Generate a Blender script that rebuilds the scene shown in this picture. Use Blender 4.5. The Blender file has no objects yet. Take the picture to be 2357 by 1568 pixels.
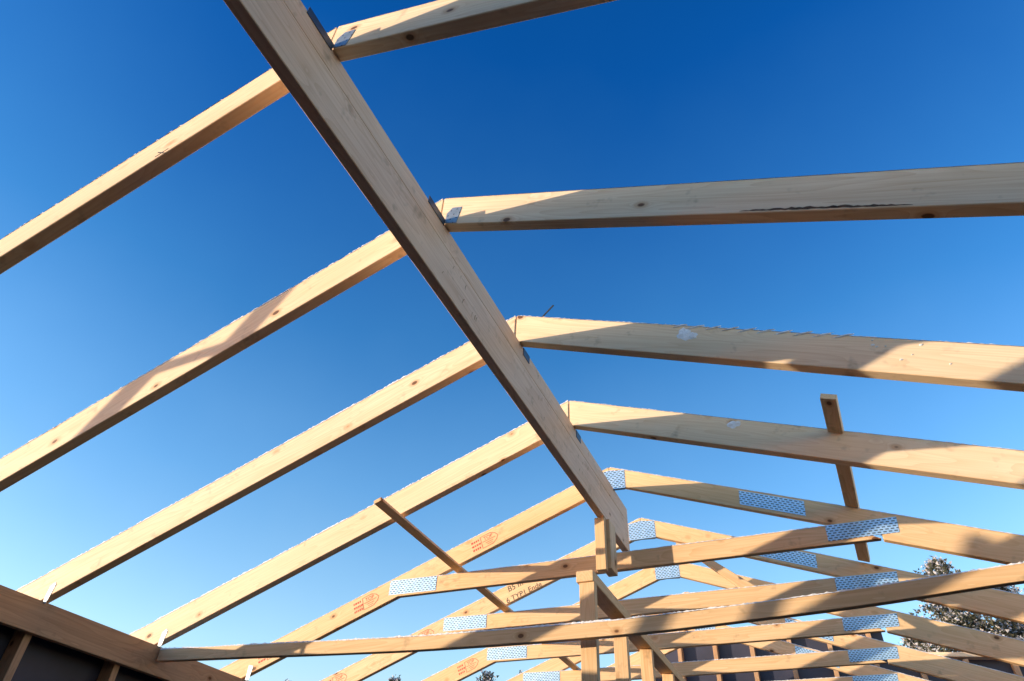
import bpy, math, random
from mathutils import Vector, Matrix
random.seed(7)
S=bpy.context.scene
COL=bpy.context.collection
TH=0.36461; T=math.tan(TH); WB=0.02807; HB=0.39115; DR=0.19798; TR=0.0624
ZP=WB*T+DR/math.cos(TH)

# ------------------------------------------------------------ materials
def newmat(n):
    m=bpy.data.materials.new(n); m.use_nodes=True
    nt=m.node_tree; b=nt.nodes['Principled BSDF']; return m,nt,b
def N(nt,t,**k):
    n=nt.nodes.new(t)
    for a,v in k.items():
        if a in n.inputs: n.inputs[a].default_value=v
        else: setattr(n,a,v)
    return n
def mth(nt,op,a,b=None,c=None):
    n=nt.nodes.new('ShaderNodeMath'); n.operation=op
    for i,v in enumerate((a,b,c)):
        if v is None: continue
        if isinstance(v,(int,float)): n.inputs[i].default_value=v
        else: nt.links.new(v,n.inputs[i])
    return n.outputs[0]
def ramp(nt,f,els):
    r=nt.nodes.new('ShaderNodeValToRGB'); e=r.color_ramp.elements
    while len(e)<len(els): e.new(0.5)
    for i,(p,c) in enumerate(els):
        e[i].position=p; e[i].color=(*c,1) if len(c)==3 else c
    nt.links.new(f,r.inputs[0]); return r.outputs[0]
def mix(nt,f,a,b,mode='MIX'):
    n=nt.nodes.new('ShaderNodeMix'); n.data_type='RGBA'; n.blend_type=mode
    for i,v in ((0,f),(6,a),(7,b)):
        if isinstance(v,(int,float)): n.inputs[i].default_value=v
        elif isinstance(v,tuple): n.inputs[i].default_value=(*v,1)
        else: nt.links.new(v,n.inputs[i])
    return n.outputs[2]
def wood(name,c0,c1,dark,knot=0.085,rough=.62):
    m,nt,b=newmat(name); L=nt.links
    tc=N(nt,'ShaderNodeTexCoord'); oi=N(nt,'ShaderNodeObjectInfo')
    off=N(nt,'ShaderNodeCombineXYZ')
    L.new(mth(nt,'MULTIPLY',oi.outputs['Random'],37.),off.inputs[0]); L.new(mth(nt,'MULTIPLY',oi.outputs['Random'],11.),off.inputs[2])
    va=N(nt,'ShaderNodeVectorMath',operation='ADD'); L.new(tc.outputs['Object'],va.inputs[0]); L.new(off.outputs[0],va.inputs[1])
    mp=N(nt,'ShaderNodeMapping'); mp.inputs['Scale'].default_value=(.35,5,5); L.new(va.outputs[0],mp.inputs[0])
    n1=N(nt,'ShaderNodeTexNoise',Scale=1.6,Detail=1.,Roughness=.5); L.new(mp.outputs[0],n1.inputs[0])
    mk=N(nt,'ShaderNodeMapping'); mk.inputs['Scale'].default_value=(4.0,6.0,6.0); L.new(va.outputs[0],mk.inputs[0])
    vo=N(nt,'ShaderNodeTexVoronoi',Scale=1.); L.new(mk.outputs[0],vo.inputs['Vector'])
    kd=vo.outputs['Distance']
    warp=mth(nt,'MULTIPLY',mth(nt,'POWER',2.718,mth(nt,'MULTIPLY',kd,-9.)),.35)
    g=mth(nt,'ADD',n1.outputs[0],warp)
    rings=mth(nt,'FRACT',mth(nt,'MULTIPLY',g,15.))
    rings=mth(nt,'POWER',rings,2.)
    mf=N(nt,'ShaderNodeMapping'); mf.inputs['Scale'].default_value=(2.2,90,90); L.new(va.outputs[0],mf.inputs[0])
    n2=N(nt,'ShaderNodeTexNoise',Scale=1.,Detail=1.); L.new(mf.outputs[0],n2.inputs[0])
    mb=N(nt,'ShaderNodeMapping'); mb.inputs['Scale'].default_value=(1.0,8,8); L.new(va.outputs[0],mb.inputs[0])
    n3=N(nt,'ShaderNodeTexNoise',Scale=1.,Detail=3.); L.new(mb.outputs[0],n3.inputs[0])
    base=mix(nt,ramp(nt,n3.outputs[0],[(.32,(0,0,0)),(.66,(1,1,1))]),c0,c1)
    base=mix(nt,mth(nt,'MULTIPLY',rings,.38),base,dark)
    base=mix(nt,ramp(nt,n2.outputs[0],[(.42,(0,0,0)),(.78,(.38,.38,.38))]),base,dark)
    base=mix(nt,mth(nt,'MULTIPLY',oi.outputs['Random'],.30),base,(c1[0]*.97,c1[1]*.86,c1[2]*.66))
    kh=ramp(nt,kd,[(knot*.9,(1,1,1)),(knot*2.1,(0,0,0))])
    base=mix(nt,mth(nt,'MULTIPLY',kh,.6),base,(dark[0]*.8,dark[1]*.6,dark[2]*.45))
    kc=ramp(nt,kd,[(knot*.75,(1,1,1)),(knot*1.0,(0,0,0))])
    base=mix(nt,mth(nt,'MULTIPLY',kc,.88),base,(.09,.035,.015))
    n4=N(nt,'ShaderNodeTexNoise',Scale=7.,Detail=3.,Roughness=.7); L.new(va.outputs[0],n4.inputs[0])
    base=mix(nt,mth(nt,'MULTIPLY',ramp(nt,n4.outputs[0],[(.60,(0,0,0)),(.76,(1,1,1))]),.5),base,(.22,.14,.08))
    L.new(base,b.inputs['Base Color']); b.inputs['Roughness'].default_value=rough
    b.inputs['Specular IOR Level'].default_value=.25
    bm=N(nt,'ShaderNodeBump',Strength=.2,Distance=.003); L.new(n2.outputs[0],bm.inputs['Height']); L.new(bm.outputs[0],b.inputs['Normal'])
    return m
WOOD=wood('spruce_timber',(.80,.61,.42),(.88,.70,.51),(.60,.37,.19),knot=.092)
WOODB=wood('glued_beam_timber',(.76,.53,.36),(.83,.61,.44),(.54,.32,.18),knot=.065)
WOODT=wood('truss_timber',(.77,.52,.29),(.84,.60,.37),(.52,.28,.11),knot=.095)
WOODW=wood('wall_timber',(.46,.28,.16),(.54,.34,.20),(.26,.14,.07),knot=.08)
m,nt,b=newmat('snow'); SNOW=m
tc=N(nt,'ShaderNodeTexCoord'); n=N(nt,'ShaderNodeTexNoise',Scale=40.,Detail=2.); nt.links.new(tc.outputs['Object'],n.inputs[0])
nt.links.new(ramp(nt,n.outputs[0],[(.35,(.72,.70,.70)),(.65,(.86,.86,.88))]),b.inputs['Base Color']); b.inputs['Roughness'].default_value=.6
m,nt,b=newmat('snow_field'); GSNOW=m
n=N(nt,'ShaderNodeTexNoise',Scale=.6,Detail=3.); tc=N(nt,'ShaderNodeTexCoord'); nt.links.new(tc.outputs['Object'],n.inputs[0])
nt.links.new(ramp(nt,n.outputs[0],[(.3,(.70,.70,.72)),(.7,(.82,.82,.84))]),b.inputs['Base Color']); b.inputs['Roughness'].default_value=.7
def flat(nm,c,r=.6,metal=0.,ns=8.,amt=.25):
    m,nt,b=newmat(nm); tc=N(nt,'ShaderNodeTexCoord'); n=N(nt,'ShaderNodeTexNoise',Scale=ns,Detail=3.); nt.links.new(tc.outputs['Object'],n.inputs[0])
    lo=tuple(v*(1-amt) for v in c); hi=tuple(min(1,v*(1+amt)) for v in c)
    nt.links.new(ramp(nt,n.outputs[0],[(.3,lo),(.7,hi)]),b.inputs['Base Color']); b.inputs['Roughness'].default_value=r; b.inputs['Metallic'].default_value=metal
    return m
SHEATH=flat('windproof_sheathing',(.026,.028,.055),.5,0,3.)
FLOOR=flat('subfloor_panel',(.22,.14,.09),.8,0,2.)
DSTEEL=flat('dark_steel',(.08,.09,.10),.45,.7)
INKR=flat('red_stamp_ink',(.50,.06,.04),.8,0,90.,.5)
INKB=flat('black_marker_ink',(.015,.015,.02),.7)
BARK=flat('bark',(.10,.055,.032),.9,0,30.,.6)
MARK=flat('dent_mark',(.40,.24,.15),.8,0,12.,.3)
NEEDLE=flat('snowy_needles_dark',(.060,.062,.036),.9,0,2.,.5)
NSNOW=flat('needle_snow',(.50,.50,.52),.8,0,3.,.15)
def platemat(nm,px,pz,slx,slz,lo,hi):
    m,nt,b=newmat(nm); tc=N(nt,'ShaderNodeTexCoord'); sp=N(nt,'ShaderNodeSeparateXYZ'); nt.links.new(tc.outputs['Object'],sp.inputs[0])
    zz=mth(nt,'DIVIDE',mth(nt,'ADD',sp.outputs[2],5.),pz); row=mth(nt,'FLOOR',zz)
    xx=mth(nt,'ADD',mth(nt,'DIVIDE',mth(nt,'ADD',sp.outputs[0],5.),px),mth(nt,'MULTIPLY',mth(nt,'MODULO',row,2.),.5))
    fx=mth(nt,'ABSOLUTE',mth(nt,'SUBTRACT',mth(nt,'FRACT',xx),.5)); fz=mth(nt,'ABSOLUTE',mth(nt,'SUBTRACT',mth(nt,'FRACT',zz),.5))
    h=mth(nt,'MULTIPLY',mth(nt,'LESS_THAN',fx,slx),mth(nt,'LESS_THAN',fz,slz))
    n=N(nt,'ShaderNodeTexNoise',Scale=25.,Detail=3.); nt.links.new(tc.outputs['Object'],n.inputs[0])
    base=ramp(nt,n.outputs[0],[(.3,lo),(.7,hi)])
    nt.links.new(mix(nt,h,base,(.04,.06,.09)),b.inputs['Base Color'])
    nt.links.new(mth(nt,'SUBTRACT',.5,mth(nt,'MULTIPLY',h,.4)),b.inputs['Metallic']); b.inputs['Roughness'].default_value=.36
    return m
PLATE=platemat('galvanised_nail_plate',.034,.0170,.31,.22,(.38,.58,.78),(.54,.73,.90))
BRKT=platemat('galvanised_bracket',.034,.034,.12,.12,(.24,.30,.33),(.34,.40,.44))

# ------------------------------------------------------------ builders
def link(o,parent=None):
    COL.objects.link(o)
    if parent is not None: o.parent=parent
    return o
def mesh(name,vs,fs,mat,parent=None,bev=0):
    me=bpy.data.meshes.new(name); me.from_pydata(vs,[],fs); me.update()
    o=bpy.data.objects.new(name,me); me.materials.append(mat); link(o,parent)
    if bev:
        md=o.modifiers.new('b','BEVEL'); md.width=bev; md.segments=1; md.limit_method='ANGLE'
    return o
def prism(name,poly,y0,y1,ang,mat,parent=None,bev=.003):
    ca,sa=math.cos(ang),math.sin(ang); ox,oz=poly[0]
    a=0.
    for i in range(len(poly)):
        x1,z1=poly[i]; x2,z2=poly[(i+1)%len(poly)]; a+=x1*z2-x2*z1
    if a<0: poly=poly[::-1]
    loc=[((x-ox)*ca+(z-oz)*sa,-(x-ox)*sa+(z-oz)*ca) for x,z in poly]
    n=len(loc); vs=[(x,0,z) for x,z in loc]+[(x,y1-y0,z) for x,z in loc]
    fs=[tuple(range(n)),tuple(range(2*n-1,n-1,-1))]+[(i,i+n,(i+1)%n+n,(i+1)%n) for i in range(n)]
    o=mesh(name,vs,fs,mat,parent,bev)
    o.location=(ox,y0,oz); o.rotation_euler=(0,-ang,0)
    return o
def box(name,x0,x1,y0,y1,z0,z1,mat,parent=None,axis='x',bev=.003):
    c=Vector(((x0+x1)/2,(y0+y1)/2,(z0+z1)/2)); d=Vector((x1-x0,y1-y0,z1-z0))/2
    R={'x':Matrix.Identity(3),'y':Matrix(((0,-1,0),(1,0,0),(0,0,1))),'z':Matrix(((0,0,1),(0,1,0),(-1,0,0)))}[axis]
    vs=[]
    for sx in (-1,1):
        for sy in (-1,1):
            for sz in (-1,1): vs.append(R.transposed()@Vector((sx*d.x,sy*d.y,sz*d.z)))
    fs=[(0,1,3,2),(4,6,7,5),(0,4,5,1),(2,3,7,6),(0,2,6,4),(1,5,7,3)]
    o=mesh(name,[tuple(v) for v in vs],fs,mat,parent,bev)
    import bmesh
    bm=bmesh.new(); bm.from_mesh(o.data); bmesh.ops.recalc_face_normals(bm,faces=bm.faces); bm.to_mesh(o.data); bm.free()
    o.location=c; o.rotation_euler=R.to_euler()
    return o
def empty(name,parent=None):
    e=bpy.data.objects.new(name,None); e.empty_display_size=.2; return link(e,parent)
def frost(parent,x0,z0,x1,z1,y0,y1,hmin=.003,hmax=.016,seed=0,over=.003):
    rnd=random.Random(seed); Ln=math.hypot(x1-x0,z1-z0); n=max(8,int(Ln/.012)); vs=[];fs=[]
    big=.5
    for i in range(n+1):
        t=i/n; x=x0+(x1-x0)*t; z=z0+(z1-z0)*t
        big=.9*big+.1*rnd.random()
        h=hmin+(hmax-hmin)*(max(0,(big-.35)*1.6)+rnd.random()**2*.6); ja=rnd.uniform(-.001,over)
        hb=hmin+(hmax-hmin)*rnd.random()*.6
        vs+=[(x,y0-ja,z+.0008-(ja*1.2 if ja>0 else 0)),(x,y0-ja+.003,z+h),(x,y1-.006,z+hb),(x,y1+.001,z+.0008)]
    for i in range(n):
        for k in range(3): a=i*4+k; fs.append((a,a+4,a+5,a+1) if x1>x0 else (a,a+1,a+5,a+4))
    o=mesh('frost',vs,fs,SNOW); inv=parent.matrix_basis.inverted(); 
    o.parent=parent; o.matrix_parent_inverse=inv
    return o
def keep(o,parent):
    o.parent=parent; o.matrix_parent_inverse=parent.matrix_basis.inverted(); return o
def upd(o):
    bpy.context.view_layer.update(); return o

# ------------------------------------------------------------ ridge beam
rb=empty('ridge_beam')
BY0,BY1=-1.04,4.37
box('beam_lamella_lower',-WB,WB,BY0,BY1,-HB,-.128,WOODB,rb,'y')
box('beam_lamella_upper',-WB,WB,BY0,BY1-.004,-.1265,0,WOODB,rb,'y')
rnd=random.Random(3)
for n in (1,2,3):
    for i in range(9):
        y=n+rnd.uniform(.02,.42); z=rnd.choice((-.05,-.18,-.20,-.30))+rnd.uniform(-.01,.01); h=rnd.uniform(.010,.020); a=rnd.uniform(-.3,.3)+.3; wd=rnd.uniform(.002,.0035)
        vs=[]
        for j in range(5):
            t=j/4-.5; yy=y+h*t*2*math.sin(a)+.007*(t*t*4-1)*.5; zz=z+h*t*2
            vs+=[(WB+.0006,yy-wd,zz),(WB+.0006,yy+wd,zz)]
        mesh('hammer_mark',vs,[(2*j,2*j+1,2*j+3,2*j+2) for j in range(4)],MARK,rb)

# ------------------------------------------------------------ rafters
def rafter(n,side,zend_adj=0.,xe=3.95):
    y0,y1=n-TR/2,n+TR/2; s=side; g=.0025
    def zt(x): return ZP-T*x+zend_adj*x
    def zb(x): return WB*T-T*x+zend_adj*x
    p=[(s*g,zt(g)),(s*xe,zt(xe)),(s*xe,zb(xe)),(s*WB,zb(WB)),(s*g,zb(WB))]
    o=prism('roof_rafter',p,y0,y1,math.atan2(-T*s+zend_adj*s,1) ,WOOD)
    upd(o)
    hm=.017 if s<0 else (.004 if n<2 else .008)
    frost(o,s*.01,zt(.01),s*xe,zt(xe),y0,y1,hmin=.0035 if s<0 else .0015,seed=n*7+s,hmax=hm,over=.003 if s<0 else .001)
    return o
LADJ={-1:0,0:-.068,1:-.018,2:0.008,3:.010}
RADJ={-1:0,0:0,1:-.002,2:-.014,3:.014}
def perf(name,poly,y0,y1,parent,ang=0.,mat=None):
    o=prism(name,poly,y0,y1,ang,mat or BRKT,None,0); upd(o); return keep(o,parent)
def blob(parent,cx,cz,y,w,h,seed,th=.010):
    rnd=random.Random(seed); vs=[(cx,y-th,cz)]; n=16
    for rr,dy in ((.55,th*.9),(1.,.0003)):
        for i in range(n):
            a=6.283*i/n; q=rr*(.75+.4*rnd.random()); vs.append((cx+w*q*math.cos(a),y-dy*(.6+.6*rnd.random()) if rr<1 else y-dy,cz+h*q*math.sin(a)))
    fs=[(0,1+i,1+(i+1)%n) for i in range(n)]+[(1+i,1+n+i,1+n+(i+1)%n,1+(i+1)%n) for i in range(n)]
    o=mesh('stuck_snow',vs,fs,SNOW); return keep(o,parent)
for n in (-1,0,1,2,3):
    l=rafter(n,-1,LADJ[n]); r=rafter(n,1,RADJ[n])
    yn=n-TR/2; yf=n+TR/2
    if n in (0,1):
        perf('angle_bracket_leg',[(.030,.004),(.100,-.022),(.122,.095),(.066,.112),(.036,.075)],yn-.003,yn-.0005,r)
        o=box('angle_bracket_flange',WB+.0005,WB+.004,yn-.17,yn-.003,-.018,.030,DSTEEL,None,'y',0); upd(o); keep(o,r)
    else:
        o=box('angle_bracket_flange',WB+.0005,WB+.004,yf+.003,yf+.10,-.06,-.002,DSTEEL,None,'y',0); upd(o); keep(o,r)
        o=box('angle_bracket_strap',-.008,-.005,yn-.003,yn-.0005,.03,.19,DSTEEL,None,'z',0); upd(o); keep(o,r)
    zf=-1.245
    perf('foot_bracket',[(-3.335,zf-.03),(-3.300,zf-.03),(-3.285,zf+.09),(-3.300,zf+.11),(-3.335,zf+.085)],yn-.003,yn-.0005,l)
    if n==1:
        rr=random.Random(5); top=[];bot=[]
        for i in range(46):
            t=i/45; x=1.42+.56*t; zb=WB*T-T*x-.002*x; e=math.sin(math.pi*t)**.6
            top.append((x,zb+.010+e*(.006+.010*rr.random()))); bot.append((x,zb+.010-e*.004*rr.random()))
        o=prism('bark_wane',bot+top[::-1],yn-.0012,yn-.0004,-TH,BARK,None,0); upd(o); keep(o,r)
    if n==2:
        blob(r,1.02,.222-T*1.02-.075,yn,.040,.046,1,.005); blob(r,1.06,.222-T*1.06-.085,yn,.026,.026,4,.006)
        for k in range(10):
            x=1.00+.085*k; blob(r,x,ZP-(T+.014)*x-.004,yn,.050,.007,20+k,.006)
        for k in range(9):
            x=1.85+.50*random.random(); q=.003+.004*random.random(); blob(r,x,ZP-(T+.014)*x-.015-.12*random.random(),yn,q*1.5,q,40+k,.004)
    if n==3: blob(r,1.12,ZP-(T-.014)*1.12-.045,yn,.042,.026,2,.006)
    if n==0:
        x=-.76; z=WB*T-(T+.068)*.76+.022
        for q in (-.5,.6): 
            o=prism('marker_cross',[(x-.03,z-.003+.03*q),(x-.03,z+.003+.03*q),(x+.03,z+.003-.03*q),(x+.03,z-.003-.03*q)],yn-.0010,yn-.0004,0,INKB,None,0); upd(o); keep(o,l)
o=prism('nail',[(.135,.16),(.143,.16),(.243,.262),(.235,.266)],2.0,2.007,math.radians(45),DSTEEL,None,0)

# ------------------------------------------------------------ trusses
def textobj(body,size,mat,loc,ang,parent):
    cu=bpy.data.curves.new('txt','FONT'); cu.body=body; cu.size=size; cu.align_x='CENTER'; cu.align_y='CENTER'
    cu.materials.append(mat); o=bpy.data.objects.new('lettering',cu); link(o,parent)
    o.rotation_euler=(Matrix.Rotation(-ang,3,'Y')@Matrix.Rotation(math.radians(90),3,'X')).to_euler(); o.location=loc
    return o
def ringpoly(name,pts,w,y,ang,org,mat,parent):
    c=(sum(p[0] for p in pts)/len(pts),sum(p[1] for p in pts)/len(pts)); vs=[];fs=[];n=len(pts)
    for x,z in pts:
        dx,dz=c[0]-x,c[1]-z; l=math.hypot(dx,dz); vs+=[(x,0,z),(x+dx/l*w,0,z+dz/l*w)]
    for i in range(n):
        a=2*i;b2=2*((i+1)%n); fs.append((a,b2,b2+1,a+1))
    o=mesh(name,vs,fs,mat,parent); o.location=(org[0],y,org[1]); o.rotation_euler=(0,-ang,0); return o
def stamp(x,z,y,ang,parent,sc=1.):
    pts=[(-.05,-.052),(.045,-.052),(.085,-.030),(.105,0),(.085,.030),(.045,.052),(-.05,.052)]
    ringpoly('grade_stamp',[(a*sc,b*sc) for a,b in pts],.005,y,ang,(x,z),INKR,parent)
    ca,sa=math.cos(ang),math.sin(ang)
    def at(a,b): return (x+a*ca-b*sa,y,z+a*sa+b*ca)
    textobj('TOP',.042*sc,INKR,at(.018*sc,.022*sc),ang,parent)
    for k,(a,b,w) in enumerate(((.02,-.018,.07),(.02,-.001,.12),(.02,-.034,.05))):
        q=at(a*sc,b*sc); mm=mesh('stamp_line',[(-w/2,0,-.002),(w/2,0,-.002),(w/2,0,.002),(-w/2,0,.002)],[(0,1,2,3)],INKR,parent); mm.location=q; mm.rotation_euler=(0,-ang,0)
    rnd=random.Random(int(x*100+y*10))
    for r_ in range(3):
        xx=-.135
        while xx<-.065:
            w=rnd.uniform(.008,.020); q=at((xx+w/2)*sc,(.035-.034*r_)*sc)
            mm=mesh('stamp_mark',[(-w/2,0,-.011),(w/2,0,-.009),(w/2,0,.011),(w*.1,0,.003),(-w/2,0,.008)],[(0,1,2,3,4)],INKR,parent); mm.location=q; mm.rotation_euler=(0,-ang,0)
            xx+=w+.006
TT=.048
def truss(n,extra=False,radj=.012,ladj=.012):
    e=empty('roof_truss'); y0,y1=n-.031,n-.031+TT
    for s in (-1,1):
        adj=radj if s>0 else ladj
        z0=.200; d1=.158 if s>0 else .175
        f=lambda x:z0-T*x+adj*x
        ang=math.atan2(s*(-T+adj),1)
        poly=[(s*.002,f(0)),(s*3.95,f(3.95)),(s*3.95,f(3.95)-d1-.02),(s*1.94,f(1.94)-d1-.005),(s*.002,f(0)-d1)]
        if s>0: poly=[(s*.002,f(0)),(s*3.95,f(3.95)),(s*3.95,f(3.95)-d1-.045),(1.86,f(1.86)-d1-.045),(1.86,f(1.86)-d1),(s*.002,f(0)-d1)]
        c=prism('top_chord',poly,y0,y1,ang,WOODT,e)
        upd(c); frost(c,s*.01,f(.01),s*3.95,f(3.95),y0,y1,seed=n*31+s,hmax=.008)
        if s>0:
            a,b2=1.0,1.43
            prism('splice_plate',[(a,f(a)-.015),(b2,f(b2)-.015),(b2-.01,f(b2)-.128),(a-.01,f(a)-.128)],y0-.0022,y0-.0006,ang,PLATE,e,0)
    zt=-.552; zb=-.685
    def xat(z,s):
        adj=radj if s>0 else ladj; d1=.158 if s>0 else .175
        return (.200-d1-z)/(T-adj)
    xl0,xl1=xat(zt,-1)+.0,xat(zb,-1); xr0,xr1=xat(zt,1),min(xat(zb,1),1.855)
    xl0-=.004; xl1-=.004; xr0-=.004; xr1-=.006
    prism('collar_tie',[(-xl0,zt),(xr0,zt+.004),(xr1,zb+.004),(-xl1,zb)],y0+.001,y1-.001,0,WOODT,e)
    bpy.context.view_layer.update()
    frost(e,-xl0,zt,xr0,zt+.004,y0+.001,y1-.001,seed=n*5,hmax=.009)
    prism('nail_plate',[(-2.0,-.545),(-1.545,-.550),(-1.545,-.672),(-2.0,-.668)],y0-.0024,y0-.0003,0,PLATE,e,0)
    prism('nail_plate',[(1.525,-.545),(1.975,-.545),(1.965,-.655),(1.520,-.660)],y0-.0024,y0-.0003,0,PLATE,e,0)
    prism('apex_plate',[(-.12,.150),(0,.168),(.13,.150),(.13,-.010),(-.12,-.010)],y0-.0024,y0-.0003,0,PLATE,e,0)
    prism('apex_tooth_edge',[(-.10,-.012),(.13,-.012),(.125,-.028),(0,-.020),(-.09,-.026)],y0-.004,y0-.0002,0,DSTEEL,e,0)
    al=math.atan(T-ladj)
    def cz(x): return .200-(T-ladj)*abs(x)-.092
    for x in (-1.10,-2.2,-3.12):
        if n==5 and x==-1.10: continue
        stamp(x,cz(x)+.003,y0-.0012,al,e,1.05)
    perf('foot_bracket',[(-3.335,-1.28),(-3.300,-1.28),(-3.285,-1.15),(-3.335,-1.14)],y0-.003,y0-.0005,e)
    if n==5:
        x=-1.22
        textobj('B5 m',.078,INKB,(x-.04,y0-.0012,cz(x)+.030),al,e); textobj('6 TYP1 Ende',.072,INKB,(x+.05,y0-.0012,cz(x)-.040),al,e)
        prism('web',[(.30,-.085),(.40,-.115),(.93,-.556),(.80,-.556)],y0+.002,y1-.002,math.radians(-38),WOODT,e)
    return e
for n in (4,5,6,7,8): truss(n)

# ------------------------------------------------------------ ridge post on truss
rp=empty('ridge_post')
box('post_board',-.050,.026,3.655,3.700,-.795,-HB-.002,WOODT,rp,'z')
box('post_block',-.020,.052,3.703,3.86,-.775,-HB-.002,WOODT,rp,'z')

# ------------------------------------------------------------ ceiling tie (slightly sagging)
pts=[(-3.30,-1.285),(-2.4,-1.318),(-1.6,-1.35),(-.93,-1.372),(.22,-1.385),(1.0,-1.365),(1.62,-1.34),(2.32,-1.295),(3.30,-1.265)]
def cr(pts,k=5):
    out=[]
    for i in range(len(pts)-1):
        p0=pts[max(i-1,0)];p1=pts[i];p2=pts[i+1];p3=pts[min(i+2,len(pts)-1)]
        for j in range(k):
            t=j/k; out.append(tuple(.5*((2*p1[a])+(-p0[a]+p2[a])*t+(2*p0[a]-5*p1[a]+4*p2[a]-p3[a])*t*t+(-p0[a]+3*p1[a]-3*p2[a]+p3[a])*t**3) for a in (0,1)))
    out.append(pts[-1]); return out
cp=cr(pts)
o=prism('ceiling_tie',cp+[(x,z-.082) for x,z in reversed(cp)],2.972,3.02,0,WOODT,None,.002)
upd(o)
for i in range(0,len(cp)-1,5):
    a=cp[i]; b2=cp[min(i+5,len(cp)-1)]
    frost(o,a[0],a[1]-.001,b2[0],b2[1]-.001,2.972,3.02,seed=i,hmax=.014)

# ------------------------------------------------------------ laths
def stick(name,A,B,w,h,mat,roll=0,parent=None):
    A=Vector(A);B=Vector(B);d=(B-A); L=d.length; X=d.normalized(); up=Vector((math.sin(roll),0,math.cos(roll)))
    if abs(up.dot(X))>.95: up=Vector((0,1,0))
    Yv=up.cross(X).normalized(); Z=X.cross(Yv)
    vs=[(x,y*w/2,z*h/2) for x in (0,L) for y in (-1,1) for z in (-1,1)]
    o=mesh(name,vs,[(0,1,3,2),(4,6,7,5),(0,4,5,1),(2,3,7,6),(0,2,6,4),(1,5,7,3)],mat,parent,.002)
    M=Matrix((X,Yv,Z)).transposed().to_4x4(); M.translation=A; o.matrix_world=M
    import bmesh
    bm=bmesh.new(); bm.from_mesh(o.data); bmesh.ops.recalc_face_normals(bm,faces=bm.faces); bm.to_mesh(o.data); bm.free()
    return o
stick('brace_lath',(-1.325,2.66,-.522),(-1.37,8.2,-.531),.062,.028,WOODT,-TH)
stick('brace_lath',(1.675,2.60,-.395),(1.775,4.95,-.432),.085,.035,WOODT,TH)

sc=empty('shadow_caster_frame')  # guessed out-of-view timbers, added to cast the broken shadow on a left rafter
stick('shadow_stick',(-3.70,-1.10,.28),(-6.80,-1.10,-4.24),.045,.11,WOOD,0,sc)
stick('shadow_stick',(-4.56,-1.16,-.02),(-7.60,-1.16,-4.24),.045,.12,WOOD,0,sc)
stick('shadow_bar',(-3.80,-1.05,-.155),(-4.80,-1.05,-.215),.03,.07,WOOD,0,sc)

# ------------------------------------------------------------ interior stud wall under the ridge
FZ=-4.0
iw=empty('interior_stud_wall')
box('top_plate',-.012,.100,3.09,8.3,-1.092,-1.022,WOODT,iw,'y')
for k in range(8):
    y=3.10+.72*k
    box('stud',.004,.104 if k==0 else .098,y,y+.05,FZ+.06,-1.094,WOODT,iw,'z')
box('sole_plate',-.01,.10,3.09,8.3,FZ+.008,FZ+.058,WOODT,iw,'y')

# ------------------------------------------------------------ side walls
def sidewall(s):
    e=empty('timber_stud_wall')
    X=lambda a,b:(min(s*a,s*b),max(s*a,s*b))
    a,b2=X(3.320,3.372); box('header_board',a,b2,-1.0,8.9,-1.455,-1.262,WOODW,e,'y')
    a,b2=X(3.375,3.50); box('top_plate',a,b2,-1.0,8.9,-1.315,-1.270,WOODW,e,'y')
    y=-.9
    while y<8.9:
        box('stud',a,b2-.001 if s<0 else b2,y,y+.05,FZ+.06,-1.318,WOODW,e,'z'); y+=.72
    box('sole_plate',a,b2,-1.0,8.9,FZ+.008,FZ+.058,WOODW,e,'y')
    a,b2=X(3.503,3.525); box('sheathing',a,b2,-1.0,8.95,FZ,-1.275,SHEATH,e,'y',0)
sidewall(-1); sidewall(1)

g=empty('gable_wall')
prism('sheathing',[(-3.53,FZ),(3.53,FZ),(3.53,-1.15),(0,.19),(-3.53,-1.15)],-1.20,-1.18,0,SHEATH,g,0)
x=-3.3
while x<3.4:
    zt=.0-T*abs(x)-.03
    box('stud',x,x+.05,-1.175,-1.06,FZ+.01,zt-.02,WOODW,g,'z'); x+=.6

fw=empty('far_stud_wall')
prism('sheathing',[(-1.05,FZ),(4.6,FZ),(4.6,-.25),(2.02,-.05),(2.02,.30),(-1.05,.44)],9.16,9.18,0,SHEATH,fw,0)
x=-1.05
while x<4.5:
    zt=(.44-.0456*(x+1.05)) if x<2.0 else -.08-.08*(x-2.)
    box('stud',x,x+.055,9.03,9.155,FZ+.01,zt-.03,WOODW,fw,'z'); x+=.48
prism('top_rail',[(-1.06,.455),(2.03,.315),(2.03,.27),(-1.06,.41)],9.02,9.158,0,WOOD,fw)
prism('top_rail',[(2.05,-.04),(4.6,-.24),(4.6,-.29),(2.05,-.09)],9.02,9.158,0,WOOD,fw)

# ------------------------------------------------------------ ground & floor
R=3000
gm=mesh('ground',[(-R,-R,FZ-.25),(R,-R,FZ-.25),(R,R,FZ-.25),(-R,R,FZ-.25)],[(0,1,2,3)],GSNOW)
box('subfloor',-3.6,3.6,-1.25,9.3,FZ-.24,FZ,FLOOR,None,'y',0)

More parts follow.
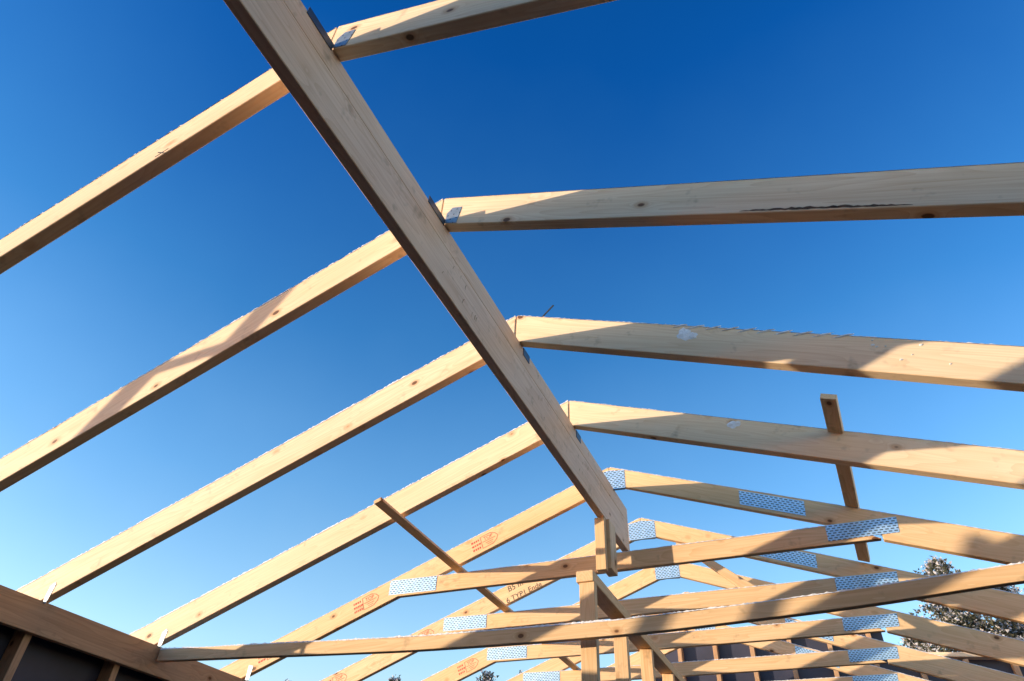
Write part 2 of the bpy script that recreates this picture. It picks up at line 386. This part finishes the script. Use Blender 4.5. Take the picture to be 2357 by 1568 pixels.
# ------------------------------------------------------------ trees
def pine(x,y,top,seed,rad=2.2,dens=3):
    rnd=random.Random(seed); base=FZ-.3; H=top-base
    e=empty('snowy_pine_tree')
    vs=[];fs=[];n=7
    for i in range(6):
        t=i/5; r=.18*(1-t)+.01
        for k in range(n): vs.append((x+r*math.cos(6.283*k/n),y+r*math.sin(6.283*k/n),base+H*t*.985))
    for i in range(5):
        for k in range(n): fs.append((i*n+k,i*n+(k+1)%n,(i+1)*n+(k+1)%n,(i+1)*n+k))
    mesh('trunk',vs,fs,BARK,e)
    V=[[],[]];F=[[],[]]
    z=base+H*.35
    while z<top:
        t=(z-base)/H; br=rad*(1-t)**.6*rnd.uniform(.65,1.15)+.12
        for b in range(rnd.randint(6,9)):
            az=rnd.uniform(0,6.283); L=br*rnd.uniform(.55,1.15); dr=rnd.uniform(-.2,.25)
            m_=max(5,int(L/.09)); sn=rnd.uniform(.2,.65)
            for j in range(m_*dens):
                u=rnd.random()**.7; rr=L*u; w=.07+.22*L*.25
                px=x+math.cos(az)*rr+rnd.gauss(0,w); py=y+math.sin(az)*rr+rnd.gauss(0,w); dz=rnd.gauss(0,.07); pz=z-dr*rr*rr*.35+dz
                sz=rnd.uniform(.05,.14); a=rnd.uniform(0,6.283); up=rnd.uniform(-.4,.5)*sz
                w_=1 if rnd.random()<sn*(1.3 if dz>0 else .6) else 0
                i0=len(V[w_]); V[w_]+=[(px,py,pz),(px+sz*math.cos(a),py+sz*math.sin(a),pz+up),(px+sz*.7*math.cos(a+1),py+sz*.7*math.sin(a+1),pz-sz*.7)]; F[w_].append((i0,i0+1,i0+2))
        z+=rnd.uniform(.18,.32)*max(.4,(1-t)*1.4)
    mesh('foliage',V[0],F[0],NEEDLE,e); mesh('snow_on_branches',V[1],F[1],NSNOW,e)
pine(5.3,25,6.95,1,3.0,6); pine(6.9,26,6.5,2,3.3,6); pine(8.8,24,6.1,5,3.3,6); pine(4.3,27,5.7,6,2.6,5)
pine(-20.9,25,4.70,3,1.6); pine(-15.4,25,4.5,4,1.0); pine(-11.2,25,4.5,7,1.5); pine(-10.0,26,4.6,8,1.5)

# ------------------------------------------------------------ light
ray=Vector((1.36,1.0,-.143)).normalized()
sl=bpy.data.lights.new('sun','SUN'); sl.energy=5.; sl.angle=math.radians(.5); sl.color=(1.22,1.0,.72)
so=bpy.data.objects.new('sun',sl); link(so); so.rotation_euler=ray.to_track_quat('-Z','Y').to_euler(); so.location=(-8,-8,6)
w=bpy.data.worlds.new('World'); S.world=w; w.use_nodes=True; nt=w.node_tree; bg=nt.nodes['Background']
sk=nt.nodes.new('ShaderNodeTexSky'); sk.sky_type='NISHITA'; sk.sun_disc=False
sk.sun_elevation=math.asin(-ray.z); sk.sun_rotation=math.atan2(-ray.x,-ray.y)%(2*math.pi); sk.ozone_density=3.; sk.air_density=1.; sk.dust_density=.3
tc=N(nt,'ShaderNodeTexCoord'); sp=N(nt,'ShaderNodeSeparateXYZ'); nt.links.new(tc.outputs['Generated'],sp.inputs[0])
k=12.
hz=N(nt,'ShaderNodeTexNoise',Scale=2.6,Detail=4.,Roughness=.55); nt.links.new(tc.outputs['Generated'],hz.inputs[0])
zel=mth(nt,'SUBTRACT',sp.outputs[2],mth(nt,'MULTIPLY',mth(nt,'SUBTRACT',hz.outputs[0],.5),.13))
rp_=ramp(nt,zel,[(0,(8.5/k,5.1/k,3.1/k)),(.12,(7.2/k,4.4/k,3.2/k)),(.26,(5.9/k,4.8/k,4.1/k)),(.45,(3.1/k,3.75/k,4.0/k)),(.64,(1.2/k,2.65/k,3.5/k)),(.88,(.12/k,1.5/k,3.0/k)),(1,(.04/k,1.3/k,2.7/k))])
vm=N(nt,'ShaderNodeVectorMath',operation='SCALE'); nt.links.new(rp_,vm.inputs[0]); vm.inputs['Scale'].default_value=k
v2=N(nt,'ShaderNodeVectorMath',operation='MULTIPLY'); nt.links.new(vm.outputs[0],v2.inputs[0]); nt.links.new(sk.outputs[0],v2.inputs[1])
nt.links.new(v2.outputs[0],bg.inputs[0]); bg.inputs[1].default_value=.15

# ------------------------------------------------------------ camera
cd=bpy.data.cameras.new('camera'); cd.sensor_width=36; cd.sensor_fit='HORIZONTAL'; cd.lens=36*1559.24/2357; cd.clip_start=.02; cd.clip_end=8000
co=bpy.data.objects.new('camera',cd); link(co)
yaw,pit,roll=.44109,.70073,.05450
f=Vector((-math.sin(yaw)*math.cos(pit),math.cos(yaw)*math.cos(pit),math.sin(pit))); r0=Vector((math.cos(yaw),math.sin(yaw),0)); u0=r0.cross(f)
r=r0*math.cos(roll)+u0*math.sin(roll); u=r.cross(f)
M=Matrix((r,u,-f)).transposed().to_4x4(); M.translation=(1.35452,-.94594,-2.69911); co.matrix_world=M
S.camera=co
S.view_settings.view_transform='Standard'; S.view_settings.look='None'; S.view_settings.exposure=0
